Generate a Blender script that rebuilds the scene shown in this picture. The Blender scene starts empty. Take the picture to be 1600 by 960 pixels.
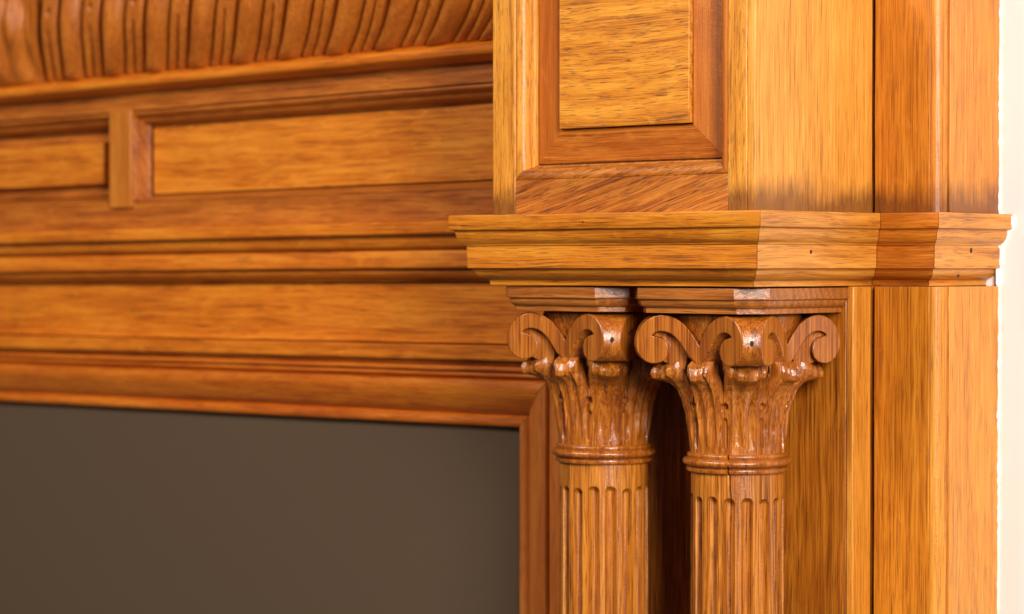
import bpy, math, random
from mathutils import Vector, noise
random.seed(7)
S = 0.00045                      # metres per drafting unit; all lengths below are drafting units
sc = bpy.context.scene
col = sc.collection
R = math.radians

# ---------------------------------------------------------------- camera
cam = bpy.data.cameras.new('camera'); camo = bpy.data.objects.new('camera', cam); col.objects.link(camo)
cam.lens = 85; cam.sensor_width = 36; cam.clip_start = 0.05; cam.clip_end = 50
camo.location = (2267.8*S, -3049.1*S, -84.0*S)
camo.rotation_euler = (R(90-1.031), 0, R(42.5))
cam.dof.use_dof = True; cam.dof.focus_distance = 3930*S; cam.dof.aperture_fstop = 6.3
sc.camera = camo

# ---------------------------------------------------------------- light of the room
w = bpy.data.worlds.new('World'); sc.world = w; w.use_nodes = True
bg = w.node_tree.nodes['Background']; bg.inputs[0].default_value = (1.0, 0.93, 0.84, 1); bg.inputs[1].default_value = 0.06
CEN = Vector((-0.22, 0.08, -0.08))
def area(name, az, el, dist, size, sizey, power, colr):
    l = bpy.data.lights.new(name, 'AREA'); o = bpy.data.objects.new(name, l); col.objects.link(o)
    l.shape = 'RECTANGLE'; l.size = size; l.size_y = sizey; l.energy = power; l.color = colr
    d = Vector((math.sin(R(az))*math.cos(R(el)), -math.cos(R(az))*math.cos(R(el)), math.sin(R(el))))
    o.location = CEN + d*dist
    o.rotation_euler = (-d).to_track_quat('-Z', 'Y').to_euler()
area('window_light', 58, 17, 2.6, 0.7, 1.2, 80, (1.0, 0.96, 0.90))
area('room_light', -18, 33, 3.2, 0.9, 0.9, 64, (1.0, 0.93, 0.82))
vs = sc.view_settings
vs.view_transform = 'Standard'; vs.look = 'None'; vs.exposure = 0.15; vs.gamma = 1.0; vs.use_curve_mapping = False
sc.render.resolution_x = 1024; sc.render.resolution_y = 614

# ---------------------------------------------------------------- materials
def lin(r, g, b):
    f = lambda c: (c/255/12.92) if c/255 <= 0.04045 else ((c/255+0.055)/1.055)**2.4
    return (f(r), f(g), f(b), 1)

class NT:
    def __init__(s, name):
        s.m = bpy.data.materials.new(name); s.m.use_nodes = True
        s.t = s.m.node_tree; s.n = s.t.nodes; s.b = s.n['Principled BSDF']
    def add(s, typ, **kw):
        n = s.n.new(typ)
        for k, v in kw.items(): setattr(n, k, v)
        return n
    def lk(s, a, b): s.t.links.new(a, b)
    def math(s, op, a, b=None, clamp=False):
        n = s.add('ShaderNodeMath', operation=op, use_clamp=clamp)
        for i, v in enumerate((a, b)):
            if v is None: continue
            if isinstance(v, (int, float)): n.inputs[i].default_value = v
            else: s.lk(v, n.inputs[i])
        return n.outputs[0]
    def noise(s, vec, scale, detail=3, rough=0.55, dist=0.0):
        n = s.add('ShaderNodeTexNoise'); s.lk(vec, n.inputs['Vector'])
        n.inputs['Scale'].default_value = scale; n.inputs['Detail'].default_value = detail
        n.inputs['Roughness'].default_value = rough; n.inputs['Distortion'].default_value = dist
        return n.outputs[0]
    def vscale(s, vec, xyz):
        n = s.add('ShaderNodeVectorMath', operation='MULTIPLY'); s.lk(vec, n.inputs[0]); n.inputs[1].default_value = xyz
        return n.outputs[0]
    def ramp(s, fac, stops, interp='LINEAR'):
        n = s.add('ShaderNodeValToRGB'); s.lk(fac, n.inputs[0]); e = n.color_ramp.elements
        n.color_ramp.interpolation = interp
        while len(e) < len(stops): e.new(0.5)
        for q, (p, c) in zip(e, stops):
            q.position = p; q.color = c if len(c) == 4 else (*c, 1)
        return n.outputs[0]
    def rng(s, v, a, b, c=0.0, d=1.0):
        n = s.add('ShaderNodeMapRange', clamp=True); s.lk(v, n.inputs[0])
        for i, q in zip((1, 2, 3, 4), (a, b, c, d)): n.inputs[i].default_value = q
        return n.outputs[0]
    def mix(s, fac, a, b, mode='MIX'):
        n = s.add('ShaderNodeMix', data_type='RGBA', blend_type=mode)
        if isinstance(fac, (int, float)): n.inputs[0].default_value = fac
        else: s.lk(fac, n.inputs[0])
        for i, v in ((6, a), (7, b)):
            if isinstance(v, tuple): n.inputs[i].default_value = v
            else: s.lk(v, n.inputs[i])
        return n.outputs[2]

def wood(name, axis, light, mid, dark, fig=0.4, contrast=1.0, pores=0.6, stain=False, fleck=0.25, gloss=0.36, coat=0.22, tilt=0.0, blotch=1.0, fine=1.0, plen=0.03, crough=0.24):
    k = NT(name)
    tc = k.add('ShaderNodeTexCoord').outputs['Object']
    oi = k.add('ShaderNodeObjectInfo').outputs['Random']
    off = k.add('ShaderNodeCombineXYZ')
    k.lk(k.math('MULTIPLY', oi, 7.3), off.inputs[0]); k.lk(k.math('MULTIPLY', oi, 11.7), off.inputs[1]); k.lk(k.math('MULTIPLY', oi, 5.1), off.inputs[2])
    ad = k.add('ShaderNodeVectorMath', operation='ADD'); k.lk(tc, ad.inputs[0]); k.lk(off.outputs[0], ad.inputs[1])
    p = ad.outputs[0]
    if tilt:
        mp = k.add('ShaderNodeMapping'); mp.inputs['Rotation'].default_value = (0, tilt, 0); k.lk(p, mp.inputs['Vector']); p = mp.outputs[0]
    # gentle wander of the grain
    wn = k.add('ShaderNodeTexNoise'); k.lk(p, wn.inputs['Vector']); wn.inputs['Scale'].default_value = 9; wn.inputs['Detail'].default_value = 2
    wv = k.add('ShaderNodeVectorMath', operation='MULTIPLY_ADD'); k.lk(wn.outputs[1], wv.inputs[0])
    amp = 0.0012+0.0085*fig; a3 = {'X': (0, amp, amp), 'Y': (amp, 0, amp), 'Z': (amp, amp, 0)}[axis]
    wv.inputs[1].default_value = a3; k.lk(p, wv.inputs[2]); p2 = wv.outputs[0]
    def st(f): return k.vscale(p2, {'X': (f, 1, 1), 'Y': (1, f, 1), 'Z': (1, 1, f)}[axis])
    fib = k.noise(st(0.012), 1400*fine, 3, 0.6)
    med = k.noise(st(0.02), 420*fine, 3, 0.6)
    big = k.noise(st(0.16), 40, 4, 0.6, 0.5)
    por = k.noise(st(plen), 1700*fine, 2, 0.5)
    wav = k.add('ShaderNodeTexWave', wave_type='RINGS', rings_direction=axis); k.lk(st(0.18), wav.inputs['Vector'])
    wav.inputs['Scale'].default_value = 42; wav.inputs['Distortion'].default_value = 5.5; wav.inputs['Detail'].default_value = 3; wav.inputs['Detail Scale'].default_value = 1.6
    f = k.math('ADD', k.math('MULTIPLY', k.math('SUBTRACT', fib, 0.5), 1.15*contrast), k.math('MULTIPLY', k.math('SUBTRACT', med, 0.5), 0.65*contrast))
    f = k.math('ADD', f, k.math('MULTIPLY', k.math('SUBTRACT', big, 0.5), 0.62*blotch))
    f = k.math('ADD', f, k.math('MULTIPLY', k.math('SUBTRACT', wav.outputs[1], 0.5), 0.30*fig))
    f = k.math('ADD', f, 0.5)
    c = k.ramp(f, [(0.05, dark), (0.42, mid), (0.80, light), (1.0, tuple(min(1, v*1.12) for v in light[:3]))])
    if fleck:
        fl = k.rng(k.noise(k.vscale(p, {'X': (0.45, 1, 1), 'Y': (1, .45, 1), 'Z': (1, 1, .45)}[axis]), 110, 2, 0.5, 0.6), 0.60, 0.70)
        c = k.mix(k.math('MULTIPLY', fl, fleck), c, light)
    pm = k.math('MULTIPLY', k.rng(por, 0.56, 0.68), pores*0.85)
    c = k.mix(pm, c, tuple(v*0.55 for v in dark[:3])+(1,))
    # old polish marks and handling dirt in irregular patches
    dirt = k.rng(k.noise(k.vscale(p, (1, 1, 0.7)), 31, 5, 0.65, 0.8), 0.60, 0.80)
    c = k.mix(k.math('MULTIPLY', dirt, 0.22), c, tuple(v*0.6 for v in dark[:3])+(1,))
    if stain:
        sx = k.add('ShaderNodeSeparateXYZ'); k.lk(tc, sx.inputs[0])
        ed = k.noise(k.vscale(tc, (1, 1, 0.10)), 240, 4, 0.65); ed2 = k.noise(tc, 22, 3)
        lim = k.math('ADD', k.math('MULTIPLY', ed, 0.034), k.math('MULTIPLY', ed2, 0.036))
        sm = k.rng(k.math('SUBTRACT', sx.outputs[2], k.math('SUBTRACT', lim, 0.017)), -0.010, 0.008, 1.0, 0.0)
        c = k.mix(k.math('MULTIPLY', sm, 0.72), c, lin(84, 36, 9))
    k.lk(c, k.b.inputs['Base Color'])
    rg = k.math('ADD', k.math('MULTIPLY', med, 0.22), gloss-0.06); k.lk(rg, k.b.inputs['Roughness'])
    k.b.inputs['Specular IOR Level'].default_value = 0.45
    k.b.inputs['Coat Weight'].default_value = coat; k.b.inputs['Coat Roughness'].default_value = crough
    bp = k.add('ShaderNodeBump'); bp.inputs['Strength'].default_value = 0.35; bp.inputs['Distance'].default_value = 0.0006
    h = k.math('ADD', k.math('MULTIPLY', fib, 0.5), k.math('MULTIPLY', k.noise(p, 210, 3, 0.6), 0.55))
    h = k.math('SUBTRACT', h, k.math('MULTIPLY', pm, 0.5)); k.lk(h, bp.inputs['Height'])
    k.lk(bp.outputs[0], k.b.inputs['Normal'])
    bc = k.add('ShaderNodeBump'); bc.inputs['Strength'].default_value = 0.55; bc.inputs['Distance'].default_value = 0.0010
    k.lk(k.noise(p, 420, 3, 0.55), bc.inputs['Height']); k.lk(bc.outputs[0], k.b.inputs['Coat Normal'])
    return k.m

GOLD = (lin(236, 168, 72), lin(220, 142, 46), lin(150, 82, 20))
AMB = (lin(228, 138, 33), lin(203, 106, 15), lin(126, 55, 5))
RED = (lin(204, 120, 34), lin(170, 84, 15), lin(102, 46, 8))
BRN = (lin(200, 122, 42), lin(166, 88, 21), lin(92, 45, 12))
M = {}
M['pier_v'] = wood('oak_gold_upright', 'Z', *GOLD, fig=0.15, contrast=1.1, pores=0.7, stain=True, fleck=0.12, gloss=0.38, coat=0.15, plen=0.02)
M['stile_v'] = wood('oak_stile_upright', 'Z', lin(228, 158, 58), lin(210, 130, 34), lin(126, 68, 14), fig=0.7, contrast=1.1, pores=0.8, stain=True, fine=0.7, plen=0.06)
M['case_v'] = wood('oak_casing_upright', 'Z', lin(226, 148, 46), lin(202, 116, 22), lin(126, 64, 9), fig=0.25, contrast=1.1, stain=True, plen=0.02)
M['low_v'] = wood('oak_lower_upright', 'Z', lin(226, 146, 38), lin(196, 110, 17), lin(112, 54, 6), fig=0.3, contrast=1.25, pores=0.8, plen=0.015)
M['low_side_lit'] = wood('oak_lower_side_lit', 'Z', lin(230, 156, 58), lin(210, 128, 32), lin(136, 74, 14), fig=0.25, contrast=1.1, pores=0.7, plen=0.02)  # lighter copy of the lower oak: window light painted into right-hand faces
M['pil_shade_v'] = wood('oak_pilaster_shaded', 'Z', lin(208, 126, 32), lin(166, 88, 14), lin(80, 38, 6), fig=0.3, contrast=1.4, pores=0.9, fleck=0.1, plen=0.015)  # shade behind the columns is put into this darker oak
M['field_h'] = wood('oak_field_quartered', 'X', lin(228, 152, 46), lin(208, 124, 24), lin(124, 64, 13), fig=0.9, contrast=1.1, pores=0.9, fleck=0.45, fine=0.75, plen=0.05)
M['border_h'] = wood('oak_border', 'X', *RED, fig=0.4, fleck=0.35, blotch=1.3)
M['border_v'] = wood('oak_border_upright', 'Z', *RED, fig=0.2, fleck=0.4, contrast=0.6, pores=0.3, blotch=1.2)
M['rail_h'] = wood('oak_rail_brown', 'X', *BRN, fig=0.8, contrast=1.3, pores=0.9, tilt=0.26, fleck=0.35, blotch=1.6, fine=0.7, plen=0.05)
M['corn_h'] = wood('oak_cornice', 'X', lin(224, 142, 37), lin(198, 110, 17), lin(112, 54, 7), fig=0.5, contrast=1.1, pores=0.7, fleck=0.35, blotch=1.2, fine=0.8)
M['corn_y'] = wood('oak_cornice_return', 'Y', lin(222, 150, 58), lin(200, 120, 34), lin(124, 64, 18), fig=0.7, contrast=1.0, fleck=0.3, blotch=1.2, fine=0.8)
M['corn_dk'] = wood('oak_cornice_inner', 'X', lin(214, 128, 34), lin(184, 96, 15), lin(112, 50, 7), fig=0.6, blotch=1.2)
M['man_h'] = wood('oak_mantel', 'X', *AMB, fig=0.4, fleck=0.4, blotch=1.5, fine=0.7)
M['man_dk'] = wood('oak_mantel_brown', 'X', lin(198, 116, 36), lin(164, 84, 19), lin(96, 45, 10), fig=0.6, blotch=1.6, fine=0.7)
M['man_red'] = wood('oak_mantel_red', 'X', lin(216, 124, 28), lin(188, 90, 12), lin(118, 48, 6), fig=0.4, fleck=0.15, blotch=1.3)
M['mull_v'] = wood('oak_mullion', 'Z', lin(214, 134, 46), lin(186, 104, 26), lin(120, 60, 12), fig=0.2, contrast=0.8)
M['jamb_v'] = wood('oak_jamb', 'Z', lin(212, 126, 50), lin(188, 98, 30), lin(128, 60, 15), fig=0.2, fleck=0.1, contrast=0.7)
M['panel_h'] = wood('oak_mantel_panel', 'X', lin(228, 143, 40), lin(202, 110, 18), lin(130, 60, 8), fig=0.4, fleck=0.5, blotch=1.7, fine=0.7)
M['gad_v'] = wood('oak_carved', 'Z', lin(206, 122, 38), lin(174, 90, 21), lin(100, 47, 11), fig=0.2, fleck=0.1, contrast=0.9, blotch=1.2)
M['shaft_v'] = wood('oak_shaft', 'Z', lin(214, 134, 42), lin(174, 95, 22), lin(84, 40, 11), fig=0.25, contrast=1.5, pores=0.9, fleck=0.25, gloss=0.36, coat=0.3, blotch=1.5, fine=0.8)
M['cap_v'] = wood('oak_capital', 'Z', lin(200, 120, 35), lin(154, 78, 18), lin(72, 32, 8), fig=0.25, contrast=1.2, pores=0.4, fleck=0.1, gloss=0.30, coat=0.6, blotch=1.0, fine=0.8, crough=0.15)
M['aba_h'] = wood('oak_abacus', 'X', lin(190, 114, 44), lin(156, 84, 24), lin(92, 45, 15), fig=0.7, contrast=1.2, gloss=0.30, coat=0.6, fine=0.8, crough=0.15)

def plain(name, c, rough=0.6, bump=0.0, bscale=60, var=0.0):
    k = NT(name); tc = k.add('ShaderNodeTexCoord').outputs['Object']
    n = k.noise(tc, bscale, 5, 0.6)
    k.lk(k.mix(k.math('MULTIPLY', n, var), c, tuple(v*0.7 for v in c[:3])+(1,)), k.b.inputs['Base Color'])
    k.b.inputs['Roughness'].default_value = rough
    if bump:
        b = k.add('ShaderNodeBump'); b.inputs['Strength'].default_value = bump; b.inputs['Distance'].default_value = 0.001
        k.lk(n, b.inputs['Height']); k.lk(b.outputs[0], k.b.inputs['Normal'])
    return k.m
M['wall'] = plain('white_plaster', (0.93, 0.91, 0.88, 1), 0.8, 0.25, 45, 0.08)
M['filler'] = plain('white_filler', (0.88, 0.85, 0.79, 1), 0.85, 0.8, 160, 0.15)
M['board'] = plain('taupe_board', (0.086, 0.049, 0.025, 1), 0.85, 0.05, 90, 0.15)
M['hole'] = plain('dark_hole', (0.02, 0.012, 0.008, 1), 0.8)

# ---------------------------------------------------------------- mesh helpers
def tagged(o, label=None, cat=None, kind=None, group=None):
    for kk, v in (('label', label), ('category', cat), ('kind', kind), ('group', group)):
        if v: o[kk] = v
    return o

def mk(name, verts, faces, mat, parent=None, bevel=0.8, angle=32, T=None):
    if T: verts = [T(*v) for v in verts]
    me = bpy.data.meshes.new(name)
    me.from_pydata([(x*S, y*S, z*S) for x, y, z in verts], [], faces)
    import bmesh
    bm = bmesh.new(); bm.from_mesh(me); bmesh.ops.recalc_face_normals(bm, faces=bm.faces); bm.to_mesh(me); bm.free()
    for p in me.polygons: p.use_smooth = True
    me.set_sharp_from_angle(angle=R(angle))
    me.materials.append(mat)
    o = bpy.data.objects.new(name, me); col.objects.link(o)
    if parent: o.parent = parent
    if bevel:
        b = o.modifiers.new('bevel', 'BEVEL'); b.width = bevel*S; b.segments = 2; b.limit_method = 'ANGLE'; b.angle_limit = R(32); b.use_clamp_overlap = True
        b.harden_normals = False
    return o

def wob(x, y, z, a=0.7, f=0.011):
    v = Vector((x*f, y*f, z*f)); return a*noise.noise(v+Vector((3.1, 7.7, 1.3)))

def extrude(name, rings, mat, parent, bevel=0.8, T=None, step=45, wobble=0.6, angle=32):
    """rings: two matching closed loops of points; lofted with intermediate loops and capped"""
    a, b = rings; n = len(a)
    L = max((Vector(q)-Vector(p)).length for p, q in zip(a, b)); k = max(1, int(L/step))
    vs_, fs = [], []
    for i in range(k+1):
        t = i/k
        for p, q in zip(a, b):
            v = Vector(p).lerp(Vector(q), t)
            if 0 < i < k:
                d = wob(v.x*0.6, v.y*0.6, v.z*0.6, wobble); v = v + Vector((0, d, d*0.6)) if abs(q[0]-p[0]) > abs(q[1]-p[1])+abs(q[2]-p[2]) else v + Vector((d, d, 0))
            vs_.append(tuple(v))
    for i in range(k):
        for j in range(n):
            j2 = (j+1) % n
            fs.append((i*n+j, i*n+j2, (i+1)*n+j2, (i+1)*n+j))
    fs.append(tuple(range(n))); fs.append(tuple(range(k*n, k*n+n)))
    return mk(name, vs_, fs, mat, parent, bevel, T=T, angle=angle)

def box(name, x0, x1, y0, y1, z0, z1, mat, parent, bevel=0.8, T=None, along='Z'):
    if along == 'Z': r = ([(x0, y0, z0), (x1, y0, z0), (x1, y1, z0), (x0, y1, z0)], [(x0, y0, z1), (x1, y0, z1), (x1, y1, z1), (x0, y1, z1)])
    elif along == 'X': r = ([(x0, y0, z0), (x0, y1, z0), (x0, y1, z1), (x0, y0, z1)], [(x1, y0, z0), (x1, y1, z0), (x1, y1, z1), (x1, y0, z1)])
    else: r = ([(x0, y0, z0), (x1, y0, z0), (x1, y0, z1), (x0, y0, z1)], [(x0, y1, z0), (x1, y1, z0), (x1, y1, z1), (x0, y1, z1)])
    return extrude(name, r, mat, parent, bevel, T)

def arc(cx, cy, rx, ry, a0, a1, n):
    return [(cx+rx*math.cos(R(a0+(a1-a0)*i/n)), cy+ry*math.sin(R(a0+(a1-a0)*i/n))) for i in range(n+1)]

# ---------------------------------------------------------------- the mantelpiece
root = bpy.data.objects.new('oak_mantelpiece', None); col.objects.link(root)
tagged(root, 'carved amber oak mantelpiece with paired fluted columns, panelled pier and moulded frieze', 'mantelpiece')

# ---- cornice of the pier: mitred lengths of one moulding
prof = [(1.5, 0), (0, -2), (0, -22), (2, -26), (8, -27.5)]
prof += [(8+p, z) for p, z in [(0.3, -31), (1.6, -37), (4.2, -43), (8, -48), (11.5, -51)]]
prof += [(20, -53), (22.5, -54), (23.5, -92), (29, -93), (31, -95)]
prof += [(32, -98), (35, -103), (40, -107.5), (46, -110.5), (50, -111.5), (51, -113), (52, -121.5), (130, -122), (130, 0)]
path = [(-678, 345), (-678, 0), (0, 0), (0, 334), (113, 334), (113, 566)]
def offs(i, p):
    def nrm(a, b):
        d = Vector((b[0]-a[0], b[1]-a[1])).normalized(); return Vector((-d.y, d.x))
    if i == 0: m = nrm(path[0], path[1])
    elif i == len(path)-1: m = nrm(path[-2], path[-1])
    else:
        a = nrm(path[i-1], path[i]); b = nrm(path[i], path[i+1]); m = (a+b)/(1+a.dot(b))
    return (path[i][0]+m.x*p, path[i][1]+m.y*p)
def seg(i, mat, name, parent, gap=0.45, maxp=130, dp=0.0, T=None):
    r0, r1 = [], []
    d = Vector((path[i+1][0]-path[i][0], path[i+1][1]-path[i][1])).normalized()
    for p, z in prof:
        p = min(p, maxp)+dp
        x0, y0 = offs(i, p); x1, y1 = offs(i+1, p)
        r0.append((x0+d.x*gap, y0+d.y*gap, z)); r1.append((x1-d.x*gap, y1-d.y*gap, z))
    return extrude(name, (r0, r1), mat, parent, bevel=0.7, wobble=0.8, T=T)
cornice = seg(1, M['corn_h'], 'cornice', root)
tagged(cornice, 'mitred oak cornice running under the panelled pier')
seg(0, M['corn_y'], 'return_moulding', cornice)
seg(2, M['corn_y'], 'return_moulding', cornice)
seg(3, M['corn_dk'], 'inner_moulding', cornice, maxp=90, dp=0.3)
seg(4, M['corn_y'], 'end_moulding', cornice, maxp=60, dp=0.15)
def hole(x, y, z, r, axis, parent):
    n = 10; vs_ = []; 
    for k2, (rr, dd) in enumerate(((1, 0.0), (0.75, 0.35))):
        for i in range(n):
            a = 2*math.pi*i/n; j = rr*r*(0.85+0.3*random.random()); u_, v_ = j*math.cos(a), 1.15*j*math.sin(a)
            vs_.append((x+dd, y+u_, z+v_) if axis == 'X' else (x+u_, y-dd, z+v_))
    fs = [tuple(range(n, 2*n))]+[(i, (i+1) % n, n+(i+1) % n, n+i) for i in range(n)]
    return mk('nail_hole', vs_, fs, M['hole'], parent, bevel=0)
hole(-366, -0.2, -15, 1.8, 'Y', cornice)
hole(-22.8, 168, -65, 3.2, 'X', cornice)
hole(90.4, 470, -62, 3.8, 'X', cornice)
hole(78, 450, -104, 3.2, 'X', cornice)

box('soffit_board', -560, -110, 118, 330, -121.6, -60, M['corn_dk'], cornice)
# ---- upper pier
PT = 440
pier = box('pier', -612, -62, 84, 375, 0.6, PT, M['pier_v'], root, bevel=1.0)
tagged(pier, 'panelled oak pier standing on the cornice')
box('side_board', -60, -45, 46.5, 375.8, 0.5, PT, M['pier_v'], pier, bevel=1.6)
box('stile', -613, -560, 45, 83, 0.5, PT, M['stile_v'], pier, bevel=1.6)
box('stile', -98, -60.4, 45, 83, 0.5, PT, M['stile_v'], pier, bevel=1.4)
box('rail', -559.5, -98.5, 45.6, 83, 0.5, 60, M['rail_h'], pier, along='X', bevel=0.8)
# sticking (ovolo moulding) round the panel: (inward distance from the frame edge, depth)
stick = [(0, 47), (3, 45.4), (6, 45.2)] + [(6+13*math.sin(R(a)), 45.2+14*(1-math.cos(R(a)))) for a in (20, 40, 60, 80, 90)] + [(20, 61), (20.5, 64)] + [(20.5+4*(1-math.cos(R(a))), 64+7*math.sin(R(a))) for a in (30, 60, 90)] + [(25, 80), (0, 80)]
xl, xr, zb = -559.6, -98.4, 60.4
def ring_l(zf): return [(xl+q, y, zf(q)) for q, y in stick]
extrude('panel_moulding', ([(xl+q, y, zb+q+0.4) for q, y in stick], [(xl+q, y, PT) for q, y in stick]), M['stile_v'], pier, bevel=0.4)
extrude('panel_moulding', ([(xr-q, y, zb+q+0.4) for q, y in stick], [(xr-q, y, PT) for q, y in stick]), M['border_v'], pier, bevel=0.4)
extrude('panel_moulding', ([(xl+q+0.4, y, zb+q) for q, y in stick], [(xr-q-0.4, y, zb+q) for q, y in stick]), M['rail_h'], pier, bevel=0.4)
# fielded panel: bevelled borders and raised field
fx0, fx1, fz = -472, -190, 146
ox0, ox1, oz = xl+28, xr-28, zb+28
mk('panel_border', [(ox0, 76, oz), (ox1, 76, oz), (fx1+2.5, 69, fz-2), (fx0-2.5, 69, fz-2), (ox0, 83, oz), (ox1, 83, oz), (fx1+2.5, 83, fz-2), (fx0-2.5, 83, fz-2)], [(0, 1, 2, 3), (4, 5, 6, 7), (0, 1, 5, 4), (2, 3, 7, 6), (0, 3, 7, 4), (1, 2, 6, 5)], M['border_h'], pier, bevel=0)
mk('panel_border', [(ox0, 76, oz), (ox0, 76, PT), (fx0-2.5, 69, PT), (fx0-2.5, 69, fz-2), (ox0, 83, oz), (ox0, 83, PT), (fx0-2.5, 83, PT), (fx0-2.5, 83, fz-2)], [(0, 1, 2, 3), (4, 5, 6, 7), (0, 1, 5, 4), (2, 3, 7, 6), (0, 3, 7, 4), (1, 2, 6, 5)], M['border_v'], pier, bevel=0)
mk('panel_border', [(ox1, 76, oz), (ox1, 76, PT), (fx1+2.5, 69, PT), (fx1+2.5, 69, fz-2), (ox1, 83, oz), (ox1, 83, PT), (fx1+2.5, 83, PT), (fx1+2.5, 83, fz-2)], [(0, 1, 2, 3), (4, 5, 6, 7), (0, 1, 5, 4), (2, 3, 7, 6), (0, 3, 7, 4), (1, 2, 6, 5)], M['border_v'], pier, bevel=0)
box('raised_field', fx0, fx1, 60.5, 82, fz, PT, M['field_h'], pier, bevel=1.2)

# ---- casing to the right of the pier, above and below the cornice
def casing(z0, z1, mat, fy, xs):
    c = box('casing', -42.6, 66, fy, 470, z0, z1, mat, root, bevel=0.8)
    sc_ = M['low_side_lit'] if z0 < -10 else mat
    # ovolo at the corner
    a = [(66.5, fy+1), (69, fy+0.3), (73, fy+0.8), (78, fy+4), (82, fy+9), (84.5, fy+15), (85.2, fy+20), (85, fy+23), (81, fy+24), (81, fy+30), (66.5, fy+30)]
    extrude('corner_bead', ([(x, y, z0) for x, y in a], [(x, y, z1) for x, y in a]), sc_, c, bevel=0.3)
    box('side_board', 66.5, xs, fy+30.5, 566, z0, z1, sc_ if z0 < -10 else mat, c, bevel=1.2)
    return c
tagged(casing(0.6, PT, M['case_v'], 379.5, 86), 'narrow oak casing against the white wall above the cornice')
tagged(casing(-1000, -122.6, M['low_v'], 379.5, 86), 'narrow oak casing against the white wall below the cornice')

# ---- pilaster behind the columns
pil = box('pilaster', -660, -60.3, 322.6, 375.6, -1000, -122.6, M['pil_shade_v'], root, bevel=2.2)
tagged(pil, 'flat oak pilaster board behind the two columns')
box('edge_strip', -60, -46, 322, 375.4, -1000, -122.6, M['low_side_lit'], pil, bevel=2.2)  # right flank of the pilaster, split off to carry the lit colour
box('light_stop_board', -300, -43.4, 388, 400, -1000, 440, M['pil_shade_v'], pil, bevel=0)  # added out of sight so the open corner joint stays dark

# ---- columns
def lathe(name, pts, mat, parent, n=128, f=None, bevel=0, angle=40):
    vs_, fs = [], []
    for r, z in pts:
        for i in range(n):
            th = 2*math.pi*i/n
            rr = r+(f(th, z, r) if f else 0)
            vs_.append((rr*math.cos(th), rr*math.sin(th), z))
    m = len(pts)
    for j in range(m-1):
        for i in range(n):
            i2 = (i+1) % n; fs.append((j*n+i, j*n+i2, (j+1)*n+i2, (j+1)*n+i))
    fs.append(tuple(range(n))); fs.append(tuple(range((m-1)*n, m*n)))
    return mk(name, vs_, fs, mat, parent, bevel, angle=angle)

def smooth(a, b, x):
    t = max(0, min(1, (x-a)/(b-a))); return t*t*(3-2*t)

CR = R(-62)      # where the split runs in the nearer column
def crack(th, z, w=0.012, d=7):
    a = CR+0.02*math.sin(z*0.05)+0.012*math.sin(z*0.21)
    e = abs((th-a+math.pi) % (2*math.pi)-math.pi)
    return -d*max(0, 1-e/w) if e < w else 0

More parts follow.
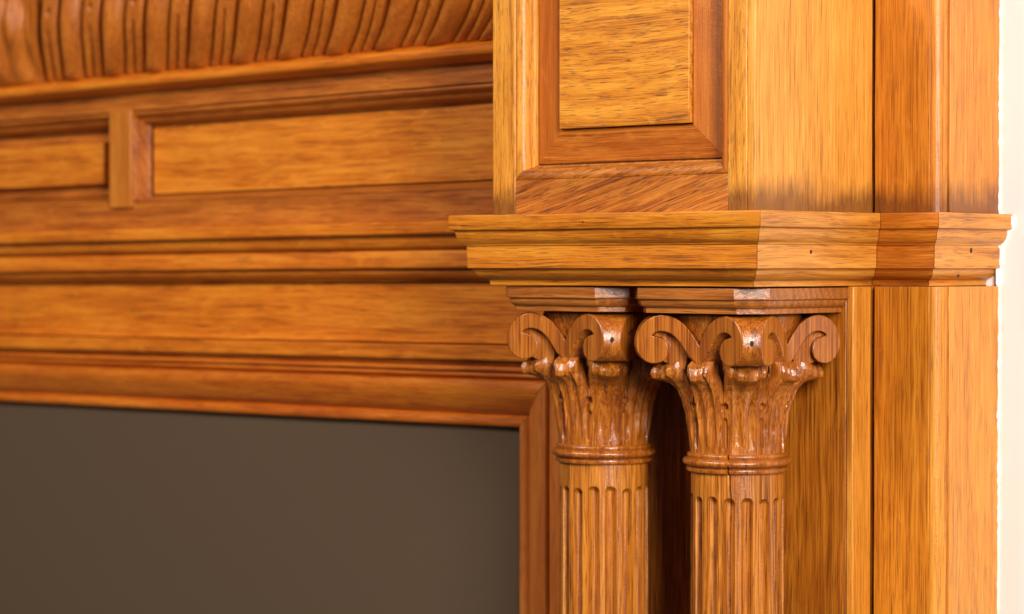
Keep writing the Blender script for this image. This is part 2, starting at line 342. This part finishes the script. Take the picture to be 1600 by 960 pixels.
def make_column(x, y, split, seed):
    rnd = random.Random(seed)
    z0, z1 = -1000, -428
    NF = 16; nper = 24; n = NF*nper*(1 if not split else 2)
    tops = [-472+rnd.uniform(-3, 3) for _ in range(NF)]
    def shaft_r(th, z, r):
        ph = (th/(2*math.pi)*NF+7/24) % NF; i = int(ph); u = (ph-i-0.5)*2   # -1..1 over one flute and its fillets
        hw = 2/3
        d = tops[i]-z
        e = 0
        if d > 0:
            # round-headed sinking
            ww = hw*math.sqrt(min(1, d/10*(2-min(d/10, 1)))) if d < 10 else hw
            if abs(u) < ww: e = -13.5*max(0, 1-(u/ww)**2)**0.5*smooth(0, 9, d)**0.5
        e += 0.5*noise.noise(Vector((math.cos(th)*2, math.sin(th)*2, z*0.02+seed)))
        if split and z > -560: e += crack(th, z, 0.010, 5*smooth(-560, -470, z))
        return e
    zs = [z1, z1-6, z1-14, z1-24, z1-34]+[-464-1.2*i for i in range(0, 20)]+[-490-12*i for i in range(0, 8)]+[-600-50*i for i in range(0, 9)]
    pts = [(77.5+2.2*smooth(-430, -1000, z), z) for z in zs]
    sh = lathe('column', pts, M['shaft_v'], root, n=n, f=shaft_r, angle=42)
    sh.location = (x*S, y*S, 0)
    # necking: fillet, torus and bead
    pr = [(79, -399.5), (82.5, -400.5), (84, -402.5), (84, -405.5), (82.5, -407.5)] + arc(82.5, -415, 9.2, 7.0, 78, -80, 14) + [(82.5, -423), (82, -424.2), (85, -425.2), (85.6, -428), (84.5, -431), (80, -433), (70, -433.5)]
    lathe('necking_ring', pr, M['cap_v'], sh, n=256, f=(lambda th, z, r: 0.35*noise.noise(Vector((math.cos(th)*5, math.sin(th)*5, z*0.1+seed)))+(crack(th, z, 0.022, 8) if split else 0)), angle=38)
    # bell
    def bell_f(th, z, r): return 0.8*noise.noise(Vector((math.cos(th)*6, math.sin(th)*6, z*0.05+seed)))
    lathe('bell', [(72, -402), (74, -380), (74, -330), (76, -290), (82, -250), (92, -220), (100, -195), (108, -172), (104, -166.4)], M['cap_v'], sh, n=96, f=bell_f)
    # acanthus leaves
    def leaf(th0, corner):
        key = [(0, 79, -400), (.10, 79.5, -385), (.22, 81, -358), (.34, 85, -332), (.44, 90.5, -311), (.53, 98, -294), (.61, 109, -285), (.68, 121, -281), (.735, 131, -279), (.78, 138.5, -276.5), (.83, 141.5, -269), (.88, 137, -258), (.93, 123, -248), (.97, 102, -240), (1, 84, -236)] if corner else \
              [(0, 78.5, -400), (.10, 79, -385), (.22, 80, -358), (.34, 83.5, -332), (.44, 88, -312), (.53, 94, -296), (.61, 102, -286), (.68, 110, -281), (.735, 117, -279), (.78, 122, -277), (.83, 124.5, -269), (.88, 121, -258), (.93, 111, -249), (.97, 97, -243), (1, 84, -240)]
        def at(t):
            for q0, q1 in zip(key, key[1:]):
                if t <= q1[0]:
                    k2 = (t-q0[0])/(q1[0]-q0[0]); return q0[1]+(q1[1]-q0[1])*k2, q0[2]+(q1[2]-q0[2])*k2
            return key[-1][1], key[-1][2]
        na, nt = 76, 92
        vs_, fs = [], []
        s0 = rnd.uniform(0, 50)
        V = lambda x, c, w_: max(0.0, 1-abs(x-c)/w_)          # a chisel cut
        for j in range(nt+1):
            t = j/nt; r0, z_ = at(t)
            tip = smooth(0.50, 0.80, t); back = 1-smooth(0.84, 1, t)
            env = smooth(0.05, 0.22, t)*(1-smooth(0.90, 1, t))
            for i in range(na+1):
                a = -1+2*i/na; b_ = abs(a)
                jw = 0.03*noise.noise(Vector((t*6, s0, a)))
                hw = R(22.5)*(1-tip*(0.12 if corner else 0.28))
                notch = V(b_, 0.50+jw, 0.16)                    # parts the tip into three lobes
                fall = (0.36 if corner else 0.40)*tip*b_**1.8
                r = 78+(r0-78)*(1-fall-0.20*tip*notch)
                z = z_ + tip*back*(13*b_*b_+5*notch)
                # midrib with chisel cuts beside it, side veins fanning towards the lobes
                bb = b_**(1+0.35*(1-t))
                x_ = (bb*2+jw) % 1.0 if bb < 0.999 else 0.0
                r += env*(10.0*(2*x_-1)**2-4.5)*(0.6+0.4*tip)
                ed = smooth(0.86, 1.0, b_)
                r -= ed*(6+7*tip) + 9*smooth(0.74, 1.0, b_)*smooth(0.40, 0.52, t)*(1-smooth(0.85, 1, t))
                # slit between the leaves and the drilled eye at its head
                sl = V(b_, 0.97, 0.13)*smooth(0.05, 0.10, t)*(1-smooth(0.27, 0.31, t))
                ey = math.hypot((b_-0.95)*R(22.5)*82, (t-0.395)*170)
                r -= 15*sl + 11*(1-smooth(3.0, 5.6, ey))
                r += 1.1*noise.noise(Vector((a*3+s0, t*8, s0*1.7)))+0.5*noise.noise(Vector((a*9+s0, t*22, s0)))
                th = th0+a*hw
                vs_.append((r*math.cos(th), r*math.sin(th), z))
        for j in range(nt):
            for i in range(na):
                p = j*(na+1)+i; fs.append((p, p+1, p+na+2, p+na+1))
        # close the back
        c0 = len(vs_)
        for j in (0, nt):
            for i in range(na+1):
                a = -1+2*i/na; th = th0+a*R(18); vs_.append((60*math.cos(th), 60*math.sin(th), -400 if j == 0 else -240))
        for i in range(na):
            fs.append((i, i+1, c0+i+1, c0+i)); p = nt*(na+1)+i; q = c0+na+1+i; fs.append((p, p+1, q+1, q))
        return mk('acanthus_leaf', vs_, fs, M['cap_v'], sh, bevel=0, angle=38)
    for q in range(8): leaf(R(45*q), q % 2 == 1)
    # corner scrolls
    zo = [(440, 612), (478, 585), (470, 548), (450, 490), (425, 440), (392, 388), (350, 335), (300, 297), (250, 278), (200, 274), (155, 284), (112, 308), (78, 345), (54, 392), (42, 440), (41, 485), (52, 530), (75, 568), (105, 594), (140, 607), (178, 606), (214, 592), (240, 564), (252, 528), (250, 490), (236, 458), (210, 434), (176, 424), (142, 416), (160, 398), (192, 386), (226, 386), (258, 397), (290, 420), (322, 456), (352, 505), (385, 560)]
    zo = [(172-(a-40)*0.245, -84-(18+b*0.229)*1.06) for a, b in zo]
    def scroll(th0):
        vs_, fs = [], []; n_ = len(zo)
        c_, s_ = math.cos(th0), math.sin(th0)
        j1 = rnd.uniform(-1, 1)
        lay = 6
        for k2 in range(lay+1):
            sg = -1+2*k2/lay
            for rho, z in zo:
                hw = 15+(172-rho)*math.tan(R(31))
                rr = rho + j1 - (3.0*(1-abs(sg))**1.0 if rho > 125 else 0)*0.5
                v = sg*hw
                # concave flank towards the middle of the face
                vs_.append((rr*c_-v*s_, rr*s_+v*c_, z+0.4*noise.noise(Vector((rho*.05, z*.05, seed+sg)))))
        for k2 in range(lay):
            for i in range(n_):
                i2 = (i+1) % n_; fs.append((k2*n_+i, k2*n_+i2, (k2+1)*n_+i2, (k2+1)*n_+i))
        fs.append(tuple(range(n_))); fs.append(tuple(range(lay*n_, lay*n_+n_)))
        web = [zo[i] for i in (36, 35, 34, 33, 32, 31, 30, 29, 28, 27, 26, 25, 24, 23, 22, 21)]
        web = [(r_*0.985+1.5, z_) for r_, z_ in web] + [(118, -252), (92, -262)]
        n0 = len(vs_); m_ = len(web)
        for sg in (-1, 1):
            for rho, z in web:
                hw = max(6, 15+(172-rho)*math.tan(R(31))-8-0.32*max(0, 150-rho)); vs_.append((rho*c_-sg*hw*s_, rho*s_+sg*hw*c_, z))
        for i in range(m_):
            i2 = (i+1) % m_; fs.append((n0+i, n0+i2, n0+m_+i2, n0+m_+i))
        fs.append(tuple(range(n0, n0+m_))); fs.append(tuple(range(n0+m_, n0+2*m_)))
        o = mk('scroll', vs_, fs, M['cap_v'], sh, bevel=1.6, angle=40)
        return o
    for q in range(4): scroll(R(45+90*q))
    # dowel hole in the nose of the front corner scroll
    d = Vector((math.cos(R(-45)), math.sin(R(-45)), 0)); tn = Vector((-d.y, d.x, 0)); n_ = 10
    cc = d*171.4+Vector((0, 0, -213)); vs_ = []
    for k2, (q, dd) in enumerate(((1, 0), (.7, .6))):
        for i in range(n_):
            a = 2*math.pi*i/n_; v = cc+d*dd+tn*(q*3.2*math.cos(a))+Vector((0, 0, q*5*math.sin(a))); vs_.append(tuple(v))
    mk('dowel_hole', vs_, [tuple(range(n_, 2*n_))]+[(i, (i+1) % n_, n_+(i+1) % n_, n_+i) for i in range(n_)], M['hole'], sh, bevel=0)
    # abacus
    h, c = 142, 42
    plan = [(-h, 120.5), (-h, -h+c), (-h+c, -h), (h-c, -h), (h, -h+c), (h, 120.5)]
    ap = [(0.8, -124), (0, -125), (0, -142), (1.0, -143.4), (5, -144)] + [(5+9*(1-math.cos(R(a))), -144-13*math.sin(R(a))) for a in (15, 35, 55, 75, 88)] + [(14.6, -158), (15, -166.2)]
    vs_, fs = [], []
    m_ = len(plan)
    for p, z in ap:
        for i in range(m_):
            def nn(a, b): dd = Vector((b[0]-a[0], b[1]-a[1])).normalized(); return Vector((-dd.y, dd.x))
            if i == 0: mm = nn(plan[0], plan[1])
            elif i == m_-1: mm = nn(plan[-2], plan[-1])
            else:
                a_, b_ = nn(plan[i-1], plan[i]), nn(plan[i], plan[i+1]); mm = (a_+b_)/(1+a_.dot(b_))
            vs_.append((plan[i][0]+mm.x*p, plan[i][1]+mm.y*p, z))
    for j in range(len(ap)-1):
        for i in range(m_):
            i2 = (i+1) % m_; fs.append((j*m_+i, j*m_+i2, (j+1)*m_+i2, (j+1)*m_+i))
    fs.append(tuple(range(m_))); k3 = (len(ap)-1)*m_; fs.append(tuple(range(k3, k3+m_)))
    mk('abacus', vs_, fs, M['aba_h'], sh, bevel=0.8)
    return sh
cr_ = make_column(-196, 200, True, 3); tagged(cr_, 'fluted column with a vertical split, beside the pilaster edge')
cl_ = make_column(-490, 200, False, 11); tagged(cl_, 'fluted column next to the fireplace opening')

# ---- mantel: everything here sags slightly towards its far end
XL, XR = -3000, -640
def T(x, y, z): return (x, y, z+0.0083*(x+830))
def run(name, pts, mat, parent, x0=XL, x1=XR, bevel=0.7, back=400):
    """pts: (depth y, height z) from top to bottom"""
    loop = list(pts)+[(back, pts[-1][1]), (back, pts[0][1])]
    return extrude(name, ([(x0, y, z) for y, z in loop], [(x1, y, z) for y, z in loop]), mat, parent, bevel, T=T, wobble=1.0, step=60)
frieze = run('frieze', [(350, -121), (350, -237.5)], M['man_h'], root)
tagged(frieze, 'plain oak frieze between the mouldings above the opening')
mid = [(318, 1), (284, 0), (281, -3), (281, -22), (283, -25), (296, -26.5), (297, -33)] + [(297+14*(1-math.cos(R(a))), -33-20*math.sin(R(a))) for a in (20, 40, 60, 80)] + [(316, -54), (316, -56.5), (307, -57.5), (306, -60), (306, -88), (308, -91), (320, -92.5)] + [(318+22*(1-math.cos(R(a))), -94-18*math.sin(R(a))) for a in (20, 45, 70, 88)] + [(343, -113), (343.5, -118)]
run('bed_moulding', mid, M['man_h'], frieze)
box('light_stop_board', XL, -645, 402, 420, -390, 330, M['man_dk'], frieze, bevel=0, T=T, along='X')  # added behind the slots to stop background light leaking through
run('fascia', [(336, -240), (328, -241), (326, -243), (326, -266), (329, -270)], M['man_h'], frieze)
run('stepped_moulding', [(338, -271.6), (339, -277), (345, -279), (338, -282), (336, -286), (338, -290), (346, -292), (342, -294), (341, -299), (349, -302), (350, -305)], M['man_red'], frieze)
# lower rail, panels, mullion, upper fascia
rail = run('panel_frame', [(334, 59), (334, 1.5)], M['man_dk'], root, x1=-612)
tagged(rail, 'panelled band of the mantel with mullion')
run('upper_fascia', [(330, 301), (330, 263)], M['man_dk'], rail, x1=-612)
MX0, MX1 = -2045, -1968
tp = [(338, 262.5), (334, 260), (333, 256), (336, 252), (345, 249), (348, 247), (349, 243), (353, 238), (361, 235), (370, 233), (372, 228)]
for a, b, in ((MX1+1, -612), (XL, MX0-1)):
    run('panel_head_moulding', tp, M['man_dk'], rail, x0=a, x1=b, bevel=0.4)
    run('panel_sill_moulding', [(374, 77), (366, 74), (355, 71), (350, 68), (345, 66.5), (340, 64), (340, 60)], M['man_dk'], rail, x0=a, x1=b, bevel=0.4)
run('panel', [(373, 226), (373, 79.5)], M['panel_h'], rail, x0=MX1+22, x1=-612, bevel=0)
run('panel', [(380, 226), (380, 79.5)], M['man_dk'], rail, x0=XL, x1=MX0-12, bevel=0)
run('raised_field', [(364, 202), (357, 200), (357, 108), (364, 106)], M['panel_h'], rail, x0=XL, x1=MX0-62, bevel=0.8, back=381)
mz0, mz1 = 59.6, 262
box('mullion', MX0, MX1, 326, 384, mz0-10, mz1+2, M['mull_v'], rail, bevel=2.0, T=T)
ms = [(MX1+0.5, 332), (MX1+3, 329), (MX1+7, 332), (MX1+9, 338), (MX1+10, 350), (MX1+12, 362), (MX1+16, 372), (MX1+0.5, 373)]
extrude('mullion_bead', ([(x, y, mz0+6) for x, y in ms], [(x, y, mz1-22) for x, y in ms]), M['man_dk'], rail, bevel=0.3, T=T)
# architrave round the opening
XO, ZO = -836, -398
ar = [(0, 420), (0, 362), (1.5, 358), (5, 355), (10, 354), (15, 355), (19, 358), (21, 362), (23, 364), (26, 362)] + [(27, 359), (30, 355), (35, 350), (42, 346), (50, 342), (58, 337.5), (66, 334), (74, 332), (82, 332), (88, 333.5), (91, 337), (92, 341), (92, 420)]
arch = extrude('architrave', ([(XL, y, ZO+q) for q, y in ar], [(XO+q-0.4, y, ZO+q) for q, y in ar]), M['man_red'], root, bevel=0.3, T=T, wobble=0.8, step=60)
tagged(arch, 'moulded oak architrave framing the fireplace opening')
ja = [(XO+q, y, ZO+q-0.4) for q, y in ar]; jb = [(XO+q, y, -1000) for q, y in ar]
extrude('jamb_moulding', (ja, jb), M['jamb_v'], arch, bevel=0.3, wobble=0.5)
box('jamb_board', XO+92.5, -660.5, 341, 400, -1000, -305, M['jamb_v'], arch)
# bead under the carved band
run('bead', [(322, 345), (302, 336)] + [(300-11*math.sin(R(a)), 322.5+11*math.cos(R(a))) for a in range(10, 180, 17)] + [(304, 310), (312, 306), (322, 303), (329, 301.5)], M['man_h'], rail, x1=-612, bevel=0)
# carved band of leaning gadroons
def gsurf(s):            # profile of the swelling band: height above its foot -> depth, height
    s_ = max(s, 0); z = 340+s_
    y = 316-46*math.sin(min(math.pi/2, s_/150*math.pi/2))
    return y, z
carved = run('carved_band', [(345, 600), (345, 346)], M['gad_v'], root, x1=-612, bevel=0)
tagged(carved, 'swelling oak band carved with leaning gadroons and slotted tongues')
def lean(x0): return 0.40+0.75*(x0+2150)/1136
def strip(name, x0, w0, w1, hf, smax, na=20, ns=56, mat=None):
    vs_, fs = [], []
    L = lean(x0)
    for j in range(ns+1):
        s = -6+(smax+6)*j/ns
        y, z = gsurf(s)
        g = 85*(1-math.exp(-max(s, 0)/75))+0.28*max(s, 0)
        for i in range(na+1):
            u = -1+2*i/na
            w = w0+(w1-w0)*min(1, max(s, 0)/200)
            x = x0+L*g+u*w
            hgt = hf(u, s)
            if s < 10: hgt *= math.sqrt(max(0, (s+6)/16))
            vs_.append((x, y-hgt, z))
        if j == 0:
            for i in range(na+1): vs_[-1-i] = (vs_[-1-i][0], y+10, z)
    for j in range(ns):
        for i in range(na):
            p = j*(na+1)+i; fs.append((p, p+1, p+na+2, p+na+1))
    n0 = len(vs_)
    b = [(j*(na+1)) for j in range(ns+1)]; e = [(j*(na+1)+na) for j in range(ns+1)]
    for lst in (b, e):
        k0 = len(vs_)
        for q in lst: vs_.append((vs_[q][0], vs_[q][1]+30, vs_[q][2]))
        for q in range(ns): fs.append((lst[q], lst[q+1], k0+q+1, k0+q))
    return mk(name, vs_, fs, mat or M['gad_v'], carved, bevel=0, T=T, angle=50)
P = 142
for i in range(11):
    x0 = -2150+i*P
    if x0 > -660: break
    strip('gadroon', x0, 30, 32, lambda u, s: 36*math.sqrt(max(0, 1-u*u))-12, 250, na=28)
    def tongue(u, s):
        h_ = 9-5*smooth(0.80, 1, abs(u))
        sw = 0.34*(1-0.35*smooth(0, 120, s))
        if s < 118: h_ -= 14*(1-smooth(sw-0.12, sw+0.06, abs(u)))*(1-smooth(100, 116, s))
        if i > 3: h_ += 5*math.exp(-(u/0.10)**2)*(1-smooth(90, 116, s))
        d = math.hypot(u*34, s-152); h_ -= 16*(1-smooth(6, 10, d))
        return h_
    strip('tongue', x0+P/2, 27, 27, tongue, 250, na=40, ns=74)
# leaf at the centre of the carved band
def leaf_h(u, s): return 14+9*math.cos(u*math.pi*4.0)*smooth(0, 40, s)-16*abs(u)**3+3*math.sin(s*0.05+u*3)
strip('tongue', -2150-P/2, 27, 27, tongue, 250, na=40, ns=74)
strip('carved_leaf', -2150-P-115, 145, 112, leaf_h, 250, na=80)

# ---------------------------------------------------------------- board in the opening, wall, plaster edge
fb = box('fireboard', -3000, -790, 373, 390, -1000, -380, M['board'], None, bevel=0)
tagged(fb, 'plain dark taupe board closing the opening under the oak architrave', 'board')
wall = box('wall', 60, 900, 566.8, 620, -1050, 700, M['wall'], None, bevel=0)
wall['kind'] = 'structure'
# ragged filler along the joint of casing and wall
def filler():
    vs_, fs = [], []; nz, nc = 240, 7
    for j in range(nz+1):
        z = -1000+1440*j/nz
        base = 86.4
        if -124 < z < 2:        # steps out round the cornice end
            pz = 0
            for (p0, q0), (p1, q1) in zip(prof, prof[1:]):
                if q1 <= z <= q0 and q0 != q1: pz = p0+(p1-p0)*(z-q0)/(q1-q0); break
            base = 113-min(pz, 26)
        a = 7+7*abs(noise.noise(Vector((z*0.03, 1, 2))))+4*noise.noise(Vector((z*0.13, 4, 2)))
        b = 4+10*abs(noise.noise(Vector((z*0.045, 8, 5))))+4*noise.noise(Vector((z*0.2, 9, 1)))
        if -124 < z < 2: b += 6
        for i in range(nc):
            f_ = i/(nc-1)
            ang = f_*math.pi/2
            x = base-1.5+(a+2)*(1-math.cos(ang))*1.0
            y = 567.5-b*(1-math.sin(ang))
            k = 1.6*noise.noise(Vector((x*0.1, y*0.1, z*0.1)))
            vs_.append((x+k*0.3, min(y+k*0.5-0.4, 567.4), z))
    for j in range(nz):
        for i in range(nc-1):
            p = j*nc+i; fs.append((p, p+1, p+nc+1, p+nc))
    o = mk('plaster_joint', vs_, fs, M['filler'], wall, bevel=0, angle=60)
    return o
filler()
